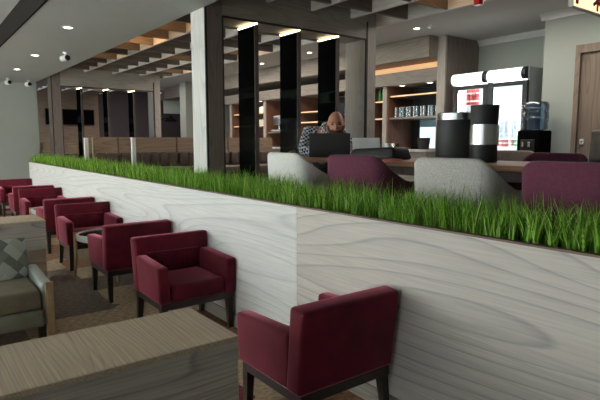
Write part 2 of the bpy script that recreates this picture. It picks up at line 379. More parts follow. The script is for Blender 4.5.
def grass():
    V = []; F = []
    rnd = random.Random(3)
    x = -12.3
    def blade(bx, by, bz, ang, hgt, lean, w, curl):
        i0 = len(V); dx, dy = math.cos(ang), math.sin(ang); px, py = -dy, dx
        n = 4
        for k in range(n+1):
            t = k/n; r = lean*hgt*(t**1.7); z = hgt*(t - curl*t*t*t)
            ww = w*(1-t)**.7*(.75+.25*min(1, t*4)) if k < n else .0004
            cx, cy, cz = bx+dx*r, by+dy*r, bz+z
            V.append((cx+px*ww, cy+py*ww, cz)); V.append((cx-px*ww, cy-py*ww, cz))
        for k in range(n): F.append((i0+2*k, i0+2*k+1, i0+2*k+3, i0+2*k+2))
    def frond(bx, by, bz, ang, hgt, lean):
        i0 = len(V); dx, dy = math.cos(ang), math.sin(ang); px, py = -dy, dx
        n = 12
        for q in range(n+1):
            t = q/n; r = lean*hgt*t**1.5; z = hgt*t
            ww = (.0018+.0075*(q % 2))*(1-t)**.5*(1 if t > .2 else .3)
            V.append((bx+dx*r+px*ww, by+dy*r+py*ww, bz+z)); V.append((bx+dx*r-px*ww, by+dy*r-py*ww, bz+z))
        for q in range(n): F.append((i0+2*q, i0+2*q+1, i0+2*q+3, i0+2*q+2))
    while x < .6:
        step = .062 if x > -6 else .055
        for j in range(6):
            front = j == 0 and x > -5
            y = 2.125+j*.050+rnd.uniform(-.018, .018); bx = x+(.5*step if j % 2 else 0)+rnd.uniform(-.014, .014)
            ht = rnd.uniform(.72, 1.12)
            for q in range((20 if j else 15) if x > -5 else 13):
                a = rnd.uniform(0, 2*PI); lean = rnd.choice((.25, .5, .7, 1.0))*rnd.uniform(.2, 1)
                if math.sin(a) < 0 and j < 2: lean *= .55
                blade(bx+rnd.uniform(-.012, .012), y+rnd.uniform(-.012, .012), 1.03, a, ht*rnd.uniform(.13, .25), lean, rnd.uniform(.0024, .0048)*(1 if x > -6 else 1.5), rnd.uniform(0, .28))
        if rnd.random() < .55 and x > -7:
            frond(x+rnd.uniform(-.03, .03), rnd.uniform(2.10, 2.16), 1.03, rnd.uniform(-PI, PI), rnd.uniform(.11, .18), rnd.uniform(.1, .5))
        x += step
    me = D.meshes.new('grass'); me.from_pydata(V, [], F); me.materials.append(M['grass'])
    for p in me.polygons: p.use_smooth = True
    o = D.objects.new('grass', me); COL.objects.link(o)
    tag(o, 'thick row of bright green artificial grass growing out of the planter wall', 'grass', kind='stuff')
grass()

# ------------------------------------------------------------------ fin partitions
def make_partition(label, cm, led):
    t = thing('fin_partition', label, 'partition', (-4.76, 0, 0))
    MB().box(-.32, -.022, 2.42, 2.61, PF, ZB).build('column', M[cm], t)
    MB().box(-.022, -.003, 2.42, 2.44, PF, ZB).box(-.022, 0, 2.605, 2.622, PF, 2.74).build('black_trim', M['matblack'], t)
    MB().box(-.022, 0, 2.44, 2.605, PF, ZB).build('column_cladding', M['clad'], t)
    MB().box(-.41, 0, 4.62, 4.76, PF, ZB).build('pier', M['grey_oak_z'], t)
    MB().box(-.022, .004, 4.595, 4.62, PF, 2.945).box(-.022, .004, 2.62, 4.6, 2.728, 2.745).build('frame_trim', M['matblack'], t)
    MB().box(-.41, 0, 2.61, 4.62, 2.745, ZB).build('header', M['grey_oak_y'], t)
    for y in (3.02, 3.58, 4.15):
        f = MB().box(-.365, -.03, y-.02, y+.02, PF+.0, 2.70).build('fin', M['smoke'], t)
        MB().box(-.03, -.012, y-.022, y+.022, PF+.0, 2.70).build('fin_edge', M['umber'], f)
        MB().box(-.38, -.015, y-.012, y+.012, 2.716, 2.728).build('led_strip', M[led], f)
        MB().box(-.364, -.031, y-.0205, y+.0205, 2.09, 2.695).build('fin_dark_sheet', M['ink'], f)  # added black sheets; the gap between them imitates the glass's reflection band
        MB().box(-.364, -.031, y-.0205, y+.0205, 1.76, 1.96).build('fin_dark_sheet', M['ink'], f)
    return t
make_partition('nearer oak portal with pale column and three hanging smoked glass fins', 'ash_col', 'led')
pt = make_partition('farther oak portal with three black fins seen left of the pale column', 'umber', 'led')  # this column's shade is put into a darker wood
pt.location = (-11.8, .05, .028); pt.scale = (1, 1, .953)

# coffered lattice under the ceiling
XB = [-16.6+.58*i for i in range(29)]; YB = [2.55+.6*i for i in range(5)]
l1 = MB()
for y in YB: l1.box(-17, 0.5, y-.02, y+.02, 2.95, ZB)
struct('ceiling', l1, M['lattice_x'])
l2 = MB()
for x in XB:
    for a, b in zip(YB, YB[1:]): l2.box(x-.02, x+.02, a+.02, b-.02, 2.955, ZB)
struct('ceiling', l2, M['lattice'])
for cx, cy, pw in ((-7.75, 2.85, 3), (-7.2, 2.85, .6), (-8.4, 2.85, .8), (-9.5, 2.85, .8), (-6.4, 2.85, 1), (-9.0, 4.05, .6), (-10.7, 4.65, .9), (-7.8, 4.65, .9), (-3.5, 4.65, .7), (-12, 4.05, .8), (-5.4, 4.05, .4)):
    l = D.lights.new('coffer_lamp', 'POINT'); l.energy = pw; l.color = (1, .55, .22); l.shadow_soft_size = .05
    o = D.objects.new('coffer_lamp', l); COL.objects.link(o)
    ix = min(range(len(XB)-1), key=lambda i: abs((XB[i]+XB[i+1])/2-cx)); iy = min(range(4), key=lambda i: abs((YB[i]+YB[i+1])/2-cy))
    o.location = ((XB[ix]+XB[ix+1])/2, (YB[iy]+YB[iy+1])/2, 3.05)

# ------------------------------------------------------------------ lamps in the ceilings
def downlight(x, y, z, label, power, group):
    t = thing('ceiling_downlight', label, 'light', (x, y, z), 0, group)
    MB().lathe([(.065, 0), (.065, -.008), (.048, -.010), (.046, -.002)], n=24, cap=False).build('ring', M['white'], t, True)
    MB().lathe([(.046, -.003), (.04, -.006)], n=20).build('bulb', M['bulb'], t)
    l = D.lights.new('downlight_beam', 'SPOT'); l.energy = power; l.spot_size = R(110); l.spot_blend = .6; l.color = (1, .92, .8); l.shadow_soft_size = .05
    o = D.objects.new('downlight_beam', l); COL.objects.link(o); o.location = (x, y, z-.02)
for x, y, lb in ((-6.536, 1.583, 'recessed ceiling downlight nearest the camera over the lounge'), (-8.928, 1.669, 'second recessed downlight along the lounge ceiling'), (-10.837, 1.715, 'third recessed lounge downlight nearest the far left wall')):
    downlight(x, y, ZC, lb, 10, 'lounge downlights')
for x, y, lb in ((-5.45, 6.31, 'bright downlight in the grey ceiling in front of the bar'), (-8.14, 6.35, 'downlight seen between the second and third glass fins'), (-9.91, 6.4, 'downlight seen between the first and second glass fins'), (-12.8, 6.2, 'farthest downlight over the bar room, left of the pale column')):
    downlight(x, y, ZB, lb, 14, 'bar room downlights')
for x, lb in ((-6.57, 'left small downlight under the bar bulkhead'), (-5.94, 'right small downlight under the bar bulkhead'), (-11.3, 'small downlight over the lit cream boxes'), (-9.9, 'small downlight over the back bar steel urn')):
    downlight(x, 7.25, 2.50, lb, 5, 'bulkhead downlights')
def spotlamp(x, y, label):
    t = thing('ceiling_spot_lamp', label, 'light', (x, y, ZC), R(15), 'white ceiling spot lamps')
    MB().lathe([(.035, 0), (.035, -.02), (.012, -.022), (.012, -.07)], n=16).build('stem', M['white'], t)
    b = MB().lathe([(.030, -.09), (.045, -.08), (.045, .06), (.040, .065)], 0, 0, -.09, 18, 'X').build('lamp_body', M['white'], t, True)
    MB().lathe([(.041, .064), (.038, .075), (.03, .07)], 0, 0, -.09, 18, 'X').build('lamp_lens', M['black'], t)
spotlamp(-8.366, 1.968, 'white spot lamp with black lens on lounge ceiling, nearest one')
spotlamp(-12.641, 2.2, 'white spot lamp by the upper corner of the far wall')
spotlamp(-12.48, 1.798, 'white spot lamp at far left of the lounge ceiling')
t = thing('smoke_detector', 'small white round detector beside the bar downlight', 'detector', (-5.19, 6.3, ZB))
MB().lathe([(.05, 0), (.05, -.02), (.035, -.035)], n=20).build('base', M['white'], t, True)
MB().lathe([(.02, -.035), (.018, -.05)], n=12).build('sensor', M['whiteplas'], t)
t = thing('pendant_lamp', 'small red cylinder hanging from the bar room ceiling', 'lamp', (-2.92, 4.2, ZB))
MB().lathe([(.03, 0), (.03, -.02), (.004, -.022), (.004, -.33)], n=12).build('cord', M['black'], t)
MB().lathe([(.038, -.33), (.042, -.34), (.042, -.48), (.036, -.487)], n=24).build('shade', M['redpaint'], t, True)
# lit sign
t = thing('hanging_sign', 'warm glowing lightbox sign with red characters hanging at top right', 'sign', (-2.38, 4.83, 2.69))
MB().box(-.05, -.004, 0, .75, 0, .30, .004).build('sign_case', M['white'], t)
f = MB().box(-.004, 0, .012, .74, .012, .288).build('sign_face', M['sign_glow'], t)
MB().box(0, .004, .035, .085, .03, .25).build('letter', M['redpaint'], f)
st = MB()
for k in range(3):
    a = k*PI/3+PI/6
    c, s_ = math.cos(a), math.sin(a)
    st.prism([(.455+c*u-s_*v, .115+s_*u+c*v) for u, v in ((-.095, -.017), (.095, -.017), (.095, .017), (-.095, .017))], 'X', 0, .004+k*.0006)
st.build('letter', M['redpaint'], f)
for yy in (.2, .6): MB().tube([(-.027, yy, .30), (-.027, yy, .51)], .006).build('hanger', M['metal'], t)

# ------------------------------------------------------------------ burgundy lounge chairs
def make_club(label):
    t = thing('lounge_armchair', label, 'armchair', (0, 0, 0), 0, 'burgundy velvet armchairs along the planter wall')
    MB().box(-.225, .225, -.262, .24, .295, .43, .03, 3).build('seat', M['velvet'], t, True)
    def lean(x, y, z): return (x*(1+.05*(z-.335)), y+.10*(z-.335), z+(.0 if z < .5 else (.012 if y < .25 else 0)))
    b = MB().box(-.318, .318, .185, .295, .295, .72, .022, 3, lean)
    for x in (-.09, .09): b.box(x-.0035, x+.0035, .176, .19, .43, .585, .002, 1, lean)
    b.box(-.225, .225, .176, .19, .582, .589, .002, 1, lean)
    b.build('backrest', M['velvet'], t, True)
    for s in (-1, 1):
        def af(x, y, z): return (x+s*.012*(z-.335)/.25+s*(.008 if y < 0 else 0), y, z+(.018 if (z > .5 and y > 0) else 0))
        x0, x1 = sorted((s*.222, s*.312))
        MB().box(x0, x1, -.268, .21, .295, .575, .022, 3, af).build('arm', M['velvet'], t, True)
    MB().box(-.30, .30, -.25, .285, .245, .297, .004).build('base_rail', M['leg_wood'], t)
    for sx in (-1, 1):
        for y0, dy in ((-.225, -.005), (.25, .035)):
            x = sx*.275
            MB().prism([(x-.024, y0-.024), (x+.024, y0-.024), (x+.024, y0+.024), (x-.024, y0+.024)], 'Z', .02, .28).box(0, .0001, 0, .0001, .27, .2701).build('leg', M['leg_wood'], t) if False else \
            MB().box(x-.025, x+.025, y0-.025, y0+.025, 0, .25, 0, 1, lambda a, b_, c: (a if c > .1 else x+(a-x)*.68+sx*.006, b_ if c > .1 else y0+(b_-y0)*.68+dy, c)).build('leg', M['leg_wood'], t)
    return t
c0 = make_club('nearest burgundy armchair, back to the camera, in front of the wood ledge')
c0.location = (-2.155, 1.71, 0); c0.rotation_euler = (0, 0, R(-90))
FX, BX = R(90), R(-90)   # facing +X (towards camera) / facing -X
for x, y, rz, lb in (
    (-3.85, 1.73, FX, 'burgundy armchair facing the camera just beyond the near wood ledge'),
    (-5.14, 1.72, BX, 'burgundy armchair seen from behind, back to back with the nearest camera-facing one'),
    (-6.58, 1.73, FX, 'burgundy armchair facing the camera behind the round table with pale legs'),
    (-7.80, 1.73, BX, 'burgundy armchair turned away, directly behind the one at the round table'),
    (-9.15, 1.73, FX, 'third camera-facing burgundy armchair down the wall, fairly far off'),
    (-10.28, 1.73, BX, 'second farthest burgundy armchair, turned away and half hidden'),
    (-11.75, 1.73, FX, 'farthest burgundy armchair, against the grey far wall')):
    dup(c0, (x, y, 0), rz, lb)
# small round tables between facing chairs
def make_side_table(label):
    t = thing('side_table', label, 'table', (0, 0, 0), 0, 'round side tables')
    MB().lathe([(.265, .43), (.28, .44), (.285, .50), (.275, .505), (.262, .50), (.26, .49)], n=40).build('rim', M['alu'], t, True)
    MB().lathe([(.259, .485), (.259, .494)], n=40).build('tabletop', M['screen'], t)
    for k in range(3):
        a = R(237+120*k); c, s = math.cos(a), math.sin(a)
        MB().tube([(c*.295, s*.295, .512), (c*.30, s*.30, .25), (c*.32, s*.32, 0)], [.022, .02, .015], 8).build('leg', M['pale_leg'], t, True)
    return t
t0 = make_side_table('round side table with dark top, silver rim and pale wooden legs'); t0.location = (-5.82, 1.68, .0); t0.rotation_euler = (0, 0, R(10))
dup(t0, (-8.46, 1.70, 0), R(10), 'round side table farther along the wall, hidden behind burgundy chairs')

# ------------------------------------------------------------------ wood-clad ledges
def ledge(x0, x1, y0, y1, label):
    t = thing('divider_ledge', label, 'divider', ((x0+x1)/2, (y0+y1)/2, 0))
    a, b = (x1-x0)/2, (y1-y0)/2
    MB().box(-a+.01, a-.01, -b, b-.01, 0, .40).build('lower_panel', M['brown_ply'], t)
    MB().box(-a+.002, a-.002, -b, b-.002, .40, .675).build('upper_panel', M['ash_face'], t)
    MB().box(-a, a, -b, b, .675, .70, .003, 1).build('top_board', M['ash_top'], t)
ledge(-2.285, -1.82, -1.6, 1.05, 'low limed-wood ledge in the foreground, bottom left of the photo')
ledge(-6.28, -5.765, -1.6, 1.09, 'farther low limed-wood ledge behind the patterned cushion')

# sage armchair and its cushion
t = thing('club_armchair', 'sage green armchair with wooden arm front behind the foreground ledge', 'armchair', (-4.60, .425, 0))
MB().box(-.30, .47, -.30, .30, .26, .41, .03, 3).build('seat', M['olive'], t, True)
MB().box(-.38, .50, -.31, .31, .14, .26, .02, 3).build('base', M['sage'], t, True)
MB().box(-.46, -.24, -.38, .36, .14, .60, .05, 4, lambda x, y, z: (x-.10*(z-.3), y, z)).build('backrest', M['sage'], t, True)
for s in (-1, 1):
    y0, y1 = sorted((s*.31, s*.385))
    MB().box(-.14, .44, y0, y1, .14, .46, .028, 3, lambda x, y, z: (x, y, z+(.03 if (x < 0 and z > .3) else 0))).build('arm', M['sage_light'], t, True)
    MB().box(.44, .475, y0+.02, y1, .06, .465, .006).build('arm_front', M['pale_leg'], t)
for sx in (-.38, .42):
    for sy in (-.3, .3): MB().box(sx-.025, sx+.025, sy-.025, sy+.025, 0, .14).build('leg', M['leg_wood'], t)
cu = MB()
for i in range(1):
    q = bmesh.ops.create_cube(cu.bm, size=1)
    bmesh.ops.subdivide_edges(cu.bm, edges=cu.bm.edges[:], cuts=9, use_grid_fill=True)
    for v in cu.bm.verts:
        u, w = v.co.y*2, v.co.z*2
        puff = max(0.05, (1-abs(u)**3)*(1-abs(w)**3))**.55
        v.co = Vector((v.co.x*.17*puff, v.co.y*.46*(1-.05*(1-abs(u))*w*w), v.co.z*.36))
c = cu.build('throw_cushion', M['cushion'], None, True)
c.location = (-4.70, .50, .535); c.rotation_euler = (0, R(-14), 0)
tag(c, 'grey throw cushion with diamond pattern leaning in the sage armchair', 'cushion')

# ------------------------------------------------------------------ upper tub chairs
def make_tub(name, label, mat, group):
    t = thing(name, label, 'chair', (0, 0, 0), 0, group)
    # front towards +Y; back at -Y
    m = MB(); bm = m.bm
    path = []
    hw, dp = .285, .5
    pts = []
    for k in range(6): pts.append((-hw-.01, dp*.5-dp*.8*k/6, .0+k/6*.40))
    for k in range(7):
        a = k/6*PI/2; pts.append((-hw+.09-.09*math.cos(a)-.01*(1-k/6), -dp*.3-.09*math.sin(a), .40+.18*k/6))
    for k in range(1, 6): pts.append((-hw+.09+(2*hw-.18)*k/6, -dp*.3-.09-.02*math.sin(PI*k/6), 1))
    left = pts[:13]
    for p in left[::-1]: pts.append((-p[0], p[1], p[2]))
    outer = []; n = len(pts)
    def hz(q):
        s = min(1, max(0, (q-.12)/.46)); s = s*s*(3-2*s)
        return .60+.20*s
    cols = []
    for i, (x, y, q) in enumerate(pts):
        a = Vector(pts[max(i-1, 0)][:2]); b = Vector(pts[min(i+1, n-1)][:2]); d = (b-a).normalized(); nr = Vector((-d.y, d.x))
        # inward normal
        if nr.dot(Vector((0, .05))-Vector((x, y))) < 0: nr = -nr
        H = hz(q) if q < 1 else .80
        th = .055; P = Vector((x, y)); col = []
        sl = .05
        for off, z in ((.03, .34), (.012, .45), (0, .6*H), (0, H-.02), (.012, H-.004), (th*.5, H), (th-.01, H-.004), (th, H-.02), (th, .45), (th, .36)):
            p = P+nr*(off+ .0)
            # backrest leans out a little at the top
            ly = -.05*max(0, (z-.4))*(1 if q > .4 else q/.4)
            col.append(bm.verts.new((p.x, p.y+ly, z)))
        cols.append(col)
    for a, b in zip(cols, cols[1:]):
        for k in range(len(a)): bm.faces.new((a[k], a[(k+1) % len(a)], b[(k+1) % len(a)], b[k]))
    bm.faces.new(cols[0]); bm.faces.new(cols[-1][::-1])
    m.build('backrest', mat, t, True)
    MB().box(-.235, .235, -.175, .26, .36, .47, .03, 3).build('seat', mat, t, True)
    MB().box(-.22, .22, -.17, .22, .30, .36).build('seat_frame', M['leg_wood'], t)
    for sx in (-1, 1):
        for y in (-.15, .2):
            MB().tube([(sx*.2, y, .34), (sx*.24, y*1.2, 0)], [.02, .013], 8).build('leg', M['leg_wood'], t)
    return t
plum = make_tub('tub_chair', 'plum wool tub chair behind the grass, in front of the open laptop', M['plum'], 'tub chairs at the high bar table')
plum.location = (-2.87, 2.86, PF); plum.rotation_euler = (0, 0, R(3))
dup(plum, (-1.24, 2.84, PF), R(2), 'plum wool tub chair cut by the right edge of the photo')
dup(plum, (-2.28, 4.22, PF), R(176), 'plum tub chair on the far side of table, top edge showing over the right one')
g = make_tub('tub_chair', 'grey tweed tub chair in front of the two black cylinders', M['greywool'], 'tub chairs at the high bar table')
g.location = (-2.0, 2.86, PF); g.rotation_euler = (0, 0, R(0))
w = make_tub('tub_chair', 'pale grey tub chair left of the plum one, in front of seated man', M['palewool'], 'tub chairs at the high bar table')
w.location = (-3.76, 2.88, PF); w.rotation_euler = (0, 0, R(-2))
br = make_tub('tub_chair', 'taupe chair back showing beside the tall black and silver cylinder', M['tan'], 'tub chairs at the high bar table')
br.location = (-3.12, 4.95, PF); br.rotation_euler = (0, 0, R(176))
rt = thing('high_back_chair', 'dark brown high-backed chair at right edge of the photo', 'chair', (-1.99, 4.76, PF), R(180))
MB().box(-.24, .24, -.25, -.17, .38, 1.0, .025, 3, lambda x, y, z: (x*(1+.08*(z-.4)), y-.1*(z-.4), z)).build('backrest', M['brownleather'], rt, True)
MB().box(-.24, .24, -.22, .24, .38, .46, .02, 3).build('seat', M['brownleather'], rt, True)
for sx in (-.2, .2):
    for y in (-.18, .2): MB().box(sx-.018, sx+.018, y-.018, y+.018, 0, .38).build('leg', M['leg_wood'], rt)

# bar table
t = thing('bar_table', 'long reddish wooden table behind the tub chairs in raised bar area', 'table', (-2.4, 3.3, PF))
MB().box(-1.85, 2.6, -.35, .35, .71, .75, .004, 1).build('tabletop', M['table_wood'], t)
for x in (-1.15, .9, 2.45):
    for y in (-.27, .27): MB().box(x-.035, x+.035, y-.035, y+.035, 0, .71).build('leg', M['umber'], t)
MB().box(-1.15, 2.45, -.02, .02, .62, .71).build('rail', M['umber'], t)
TT = PF+.75
# things on the table
def rot2(px, py, a): return (px*math.cos(a)-py*math.sin(a), px*math.sin(a)+py*math.cos(a))
def laptop(name, label, loc, rz, wd, dpt, lean, mat_lid, mat_base, ht=.64):
    t = thing(name, label, 'laptop', loc, rz)   # screen lid along local X, lid back towards -Y, keyboard towards +Y
    b = MB().box(-wd/2, wd/2, 0, dpt, 0, .018, .004).build('base', mat_base, t)
    k = MB()
    for r in range(5):
        for cx in range(12): k.box(-wd*.42+cx*wd*.07, -wd*.42+cx*wd*.07+wd*.06, .03+r*.02, .046+r*.02, .018, .020)
    k.build('keyboard', M['black'], b)
    sh = lambda x, y, z: (x, y-lean*(z-.012), z)
    l = MB().box(-wd/2, wd/2, -.012, -.001, .012, .012+wd*ht, .003, 2, sh).build('lid', mat_lid, t)
    MB().box(-wd/2+.012, wd/2-.012, -.001, .0006, .03, wd*(ht-.01), 0, 1, sh).build('screen', M['screen'], l)
laptop('laptop', 'open black laptop seen from behind in front of the bald man', (-3.72, 3.14, TT), R(46), .38, .25, .10, M['black'], M['black'], .55)
laptop('laptop', 'silver open laptop just right of the black one', (-3.45, 3.36, TT), R(30), .26, .19, .25, M['alu'], M['alu'])
t = thing('laptop_bag', 'flat black soft bag lying on table right of the laptops', 'bag', (-3.06, 3.12, TT), R(5))
def bagfn(x, y, z): return (x*(1-.12*(z > .05)), y*(1-.2*(z > .05)), z*(1-.2*(x < -.1)))
MB().box(-.25, .25, -.13, .13, 0, .105, .03, 3, bagfn).build('bag_body', M['matblack'], t, True)
MB().box(-.21, .21, -.136, -.12, .025, .034, .003).build('zip', M['black'], t)
MB().tube([(-.25, -.05, .03), (-.32, -.02, .02), (-.30, .05, .015), (-.2, .08, .05)], .01).build('strap', M['black'], t)
t = thing('tissue_packet', 'small flat red packet poking out under the black bag', 'packet', (-2.82, 3.02, TT), R(8))
MB().box(-.07, .07, -.04, .04, 0, .012, .003).build('packet_body', M['redpaint'], t)
MB().box(-.03, .03, -.006, .006, .012, .013).build('packet_flap', M['white'], t)
for x, y, lb in ((-3.245, 3.42, 'left tumbler behind the black bag, pale'), (-3.165, 3.42, 'right tumbler behind the black bag, coppery')):
    o = MB().lathe([(.026, 0), (.035, .003), (.038, .13), (.036, .13), (.032, .01), (.0005, .008)], n=20).build('tumbler', M['tumbler'] if 'right' in lb else M['alu'], None, True)
    o.location = (x, y, TT); tag(o, lb, 'cup', 'tumblers on the table')
# two tall black and silver containers
t = thing('beverage_urn', 'wide black cylinder with silver top band on the table', 'container', (-2.525, 3.42, TT))
MB().lathe([(.155, 0), (.16, .01), (.155, .31)], n=48).build('body', M['matblack'], t, True)
MB().lathe([(.152, .31), (.152, .358), (.145, .365), (.135, .358), (.13, .28), (.001, .275)], n=48).build('top_band', M['metal'], t, True)
t = thing('beverage_urn', 'tall slim black cylinder with silver band around its middle', 'container', (-2.195, 3.28, TT))
MB().lathe([(.092, 0), (.096, .01), (.093, .125)], n=48).build('foot', M['matblack'], t, True)
MB().lathe([(.100, .125), (.100, .265), (.08, .265)], n=48).build('middle_band', M['metal'], t, True)
MB().lathe([(.092, .265), (.098, .395), (.094, .40), (.085, .39), (.001, .39)], n=48).build('upper_body', M['matblack'], t, True)

# ------------------------------------------------------------------ banquette and far bar-room pieces
def banquette(loc, label, s=1):
    t = thing('banquette', label, 'banquette', loc)
    ys = [-.86, -.44, .62, 1.68, 2.72] if s == 1 else [-1.2, -.1, 1.0]
    for a, b in zip(ys, ys[1:]):
        p = MB().box(-.03, .03, a+.012, b-.012, 0, .965).build('back_panel', M['brown_ply'], t)
        n = max(2, round((b-a)/.18))
        c = MB()
        for k in range(n):
            u0 = a+.02+(b-a-.04)*k/n; u1 = a+.02+(b-a-.04)*(k+1)/n
            c.box(.03, .13, u0, u1, .45, .70, .035, 3)
        c.build('back_cushion', M['brownleather'], p, True)
        MB().box(.03, .62, a+.01, b-.01, .30, .45, .03, 3).build('seat_cushion', M['brownleather'], t, True)
    MB().box(.03, .58, ys[0], ys[-1], 0, .30).build('base', M['umber'], t)
banquette((-9.0, 3.32, PF), 'long brown wood-backed banquette beyond the grass either side of the column')
banquette((-13.3, 3.6, PF-.1), 'low brown banquette beyond the farther portal at far left', 2)
for y, lb in ((0, 'slim white upright panel before the banquette, nearer of two'), (1, 'slim white upright panel by the end of the banquette, left one')):
    t = thing('upright_panel', lb, 'panel', ((-8.3, 2.91), (-9.42, 2.485))[y]+(PF,), 0, 'white upright panels')
    MB().box(-.035, .035, -.03, .03, .3, .955, .004).build('panel', M['white'], t)
    MB().box(-.05, .05, -.05, .05, 0, .3).build('foot', M['wall'], t)
# TV on the brown wall, projection screen, lamp, exit box
t = thing('television', 'black flat television on the brown wall at far left', 'television', (-16.94, 4.05, 2.22))
MB().box(-.04, 0, -.70, .70, -.24, .24, .008).build('casing', M['black'], t)
MB().box(0, .004, -.68, .68, -.22, .22).build('screen', M['ink'], t)
t = thing('projection_screen', 'pale blank screen on the dark plum wall left of column', 'screen', (-16.9, 7.35, 2.80))
MB().box(-.01, .01, -.36, .36, -.38, .36).build('screen_cloth', plain('screen_cloth', (.82, .88, .84), .8, noise=.03), t)
MB().lathe([(.035, -.38), (.035, .38)], 0, 0, .36, 14, 'Y').build('roller', M['white'], t)
t = thing('desk_lamp', 'black lamp shade on slim bent arm below the pale screen', 'lamp', (-14.3, 6.0, PF))
MB().lathe([(.12, 0), (.12, .02), (.012, .03), (.012, .05)], n=20).build('base', M['ink'], t)
MB().tube([(0, 0, .04), (0, -.25, 1.0), (0, -.45, 1.45), (0, .05, 1.55)], .01).build('arm', M['ink'], t)
MB().lathe([(.20, 1.46), (.06, 1.56), (.03, 1.62)], 0, .12, 0, 20).build('lamp_shade', M['ink'], t, True)
t = thing('directional_sign', 'small dark hanging sign with a white arrow beyond the farther portal', 'sign', (-13.0, 5.25, 2.72))
MB().box(-.02, 0, -.16, .16, -.10, .10, .004).build('board', M['matblack'], t)
MB().box(0, .003, -.09, .02, -.012, .012).prism([(.0, -.05), (.09, 0), (.0, .05)], 'X', 0, .003).build('arrow', M['white'], t)
MB().tube([(-.01, 0, .1), (-.01, 0, .48)], .006).build('hanger', M['metal'], t)

# ------------------------------------------------------------------ back bar
def bay(name, label, x0, x1, shelves, backmat, z0=1.36, upright=.10):
    t = thing(name, label, 'shelf', ((x0+x1)/2, 7.6, PF), 0, 'bays of the back bar')
    a = (x1-x0)/2
    MB().box(-a, a, .30, .38, 0, 1.9).build('back_panel', backmat, t)
    MB().box(-a, -a+upright, -.40, .38, 0, 1.9).build('side_panel', M['grey_oak_z'], t)
    MB().box(-a+upright, -a+upright+.02, -.38, .30, .78, 1.9).build('side_lining', M['red_wood'], t)
    for z, lit in shelves:
        s = MB().box(-a+upright+.02, a, -.34, .30, z-PF-.03, z-PF).build('shelf', M['bar_wood'], t)
        if lit: MB().box(-a+upright+.05, a-.02, -.345, -.33, z-PF-.026, z-PF-.006).build('shelf_light', M['led'] if lit == 2 else M['cove'], s)
bay('bar_shelf', 'back bar bay with the row of drinking glasses', -7.0, -5.66, [(1.93, 0), (2.33, 1)], M['matblack'])
bay('bar_shelf', 'narrow back bar bay of bottles just right of the pier', -7.45, -7.0, [(1.93, 1), (2.25, 1)], M['matblack'], upright=.16)
bay('bar_shelf', 'back bar bay behind the man', -8.7, -7.45, [(1.75, 0), (2.1, 0)], M['umber'])
bay('bar_shelf', 'back bar bay with two glowing shelves left of the man', -9.8, -8.7, [(1.93, 1), (2.16, 1)], M['red_wood'])
bay('bar_shelf', 'back bar bay holding the steel urn', -11.1, -9.8, [(1.72, 0)], M['red_wood'])
bay('bar_shelf', 'leftmost back bar bay with lit cream boxes', -12.8, -11.1, [(1.90, 1), (2.22, 1)], M['red_wood'])
t = thing('bar_counter', 'long back bar counter with pale top under the shelves', 'counter', (-9.2, 7.0, PF))
MB().box(-3.6, 3.5, -.1, .2, 0, .72).build('counter_front', M['grey_oak_x'], t)
MB().box(-3.62, 3.52, -.14, .2, .72, .755, .004).build('worktop', M['stone'], t)
# daylit little window at the back of the glass bay
wd = struct('window_6', MB().box(-6.66, -6.24, 7.86, 7.895, 1.345, 1.95), M['matblack'])
MB().box(-6.64, -6.26, 7.85, 7.862, 1.365, 1.93).build('window_pane', M['daypane'], wd)
MB().box(-6.64, -6.26, 7.845, 7.851, 1.76, 1.93).build('blind', plain('blue_blind', (.25, .4, .45), .7, noise=.1), wd)
p0 = MB().lathe([(.085, 0), (.11, .20), (.103, .20), (.08, .01), (.001, .008)], n=24).build('ice_bucket', M['matblack'], None, True)
p0.location = (-5.93, 7.12, 1.355); tag(p0, 'black bucket on the bar counter before the bright little window', 'bucket')
# row of glasses
gl0 = None
names = ['first', 'second', 'third', 'fourth', 'fifth', 'sixth', 'seventh', 'eighth', 'ninth', 'tenth', 'eleventh', 'twelfth', 'thirteenth', 'fourteenth']
for k in range(14):
    if gl0 is None:
        gl0 = MB().lathe([(.030, 0), (.036, .004), (.040, .19), (.037, .19), (.032, .014), (.0005, .012)], n=16).build('drinking_glass', M['clear'], None, True)
        o = gl0
    else: o = dup(gl0)
    o.location = (-6.80+k*.083, 7.36+(k % 2)*.03, 1.93)
    tag(o, names[k]+' glass from the left in the row on the bar shelf', 'glass', 'glasses on the bar shelf')
b0 = None
for k, (x, z, m, nm) in enumerate(((-7.22, 2.25, 'green', 'dark green bottle on the top shelf right of the pier'), (-7.12, 2.25, 'tumbler', 'amber bottle on the top shelf right of the pier'), (-7.2, 1.355, 'green', 'green bottle on counter beside the bar pier'))):
    o = MB().lathe([(.036, 0), (.038, .01), (.038, .17), (.014, .22), (.014, .29), (.010, .295)], n=16).build('bottle', M[m], None, True)
    o.location = (x, 7.36 if z > 2 else 7.1, z); tag(o, nm, 'bottle', 'bottles by the pier')
for k, (z, lb) in enumerate(((2.22, 'cream box on the upper glowing shelf at the far bar'), (1.90, 'cream box on the lower glowing shelf at the far bar'))):
    t = thing('storage_box', lb, 'box', (-11.38, 7.42, z), 0, 'cream boxes')
    MB().box(-.15, .15, -.1, .1, 0, .11, .004).build('box_body', M['papercream'], t)
    MB().box(-.155, .155, -.105, .105, .11, .145, .004).build('lid', M['papercream'], t)
t = thing('coffee_urn', 'steel coffee machine on the far back bar between the glass fins', 'coffee machine', (-10.45, 7.42, 1.72))
MB().box(-.32, .32, -.16, .16, .16, .40, .02, 3).build('body', M['metal'], t, True)
MB().box(-.34, .34, -.20, .16, 0, .05, .01).build('drip_tray', M['metal'], t)
MB().box(-.30, .30, .02, .15, .05, .16).build('rear_housing', M['matblack'], t)
for x in (-.15, .15): MB().lathe([(.03, -.09), (.03, 0)], x, -.08, .16, 12).build('group_head', M['metal'], t)
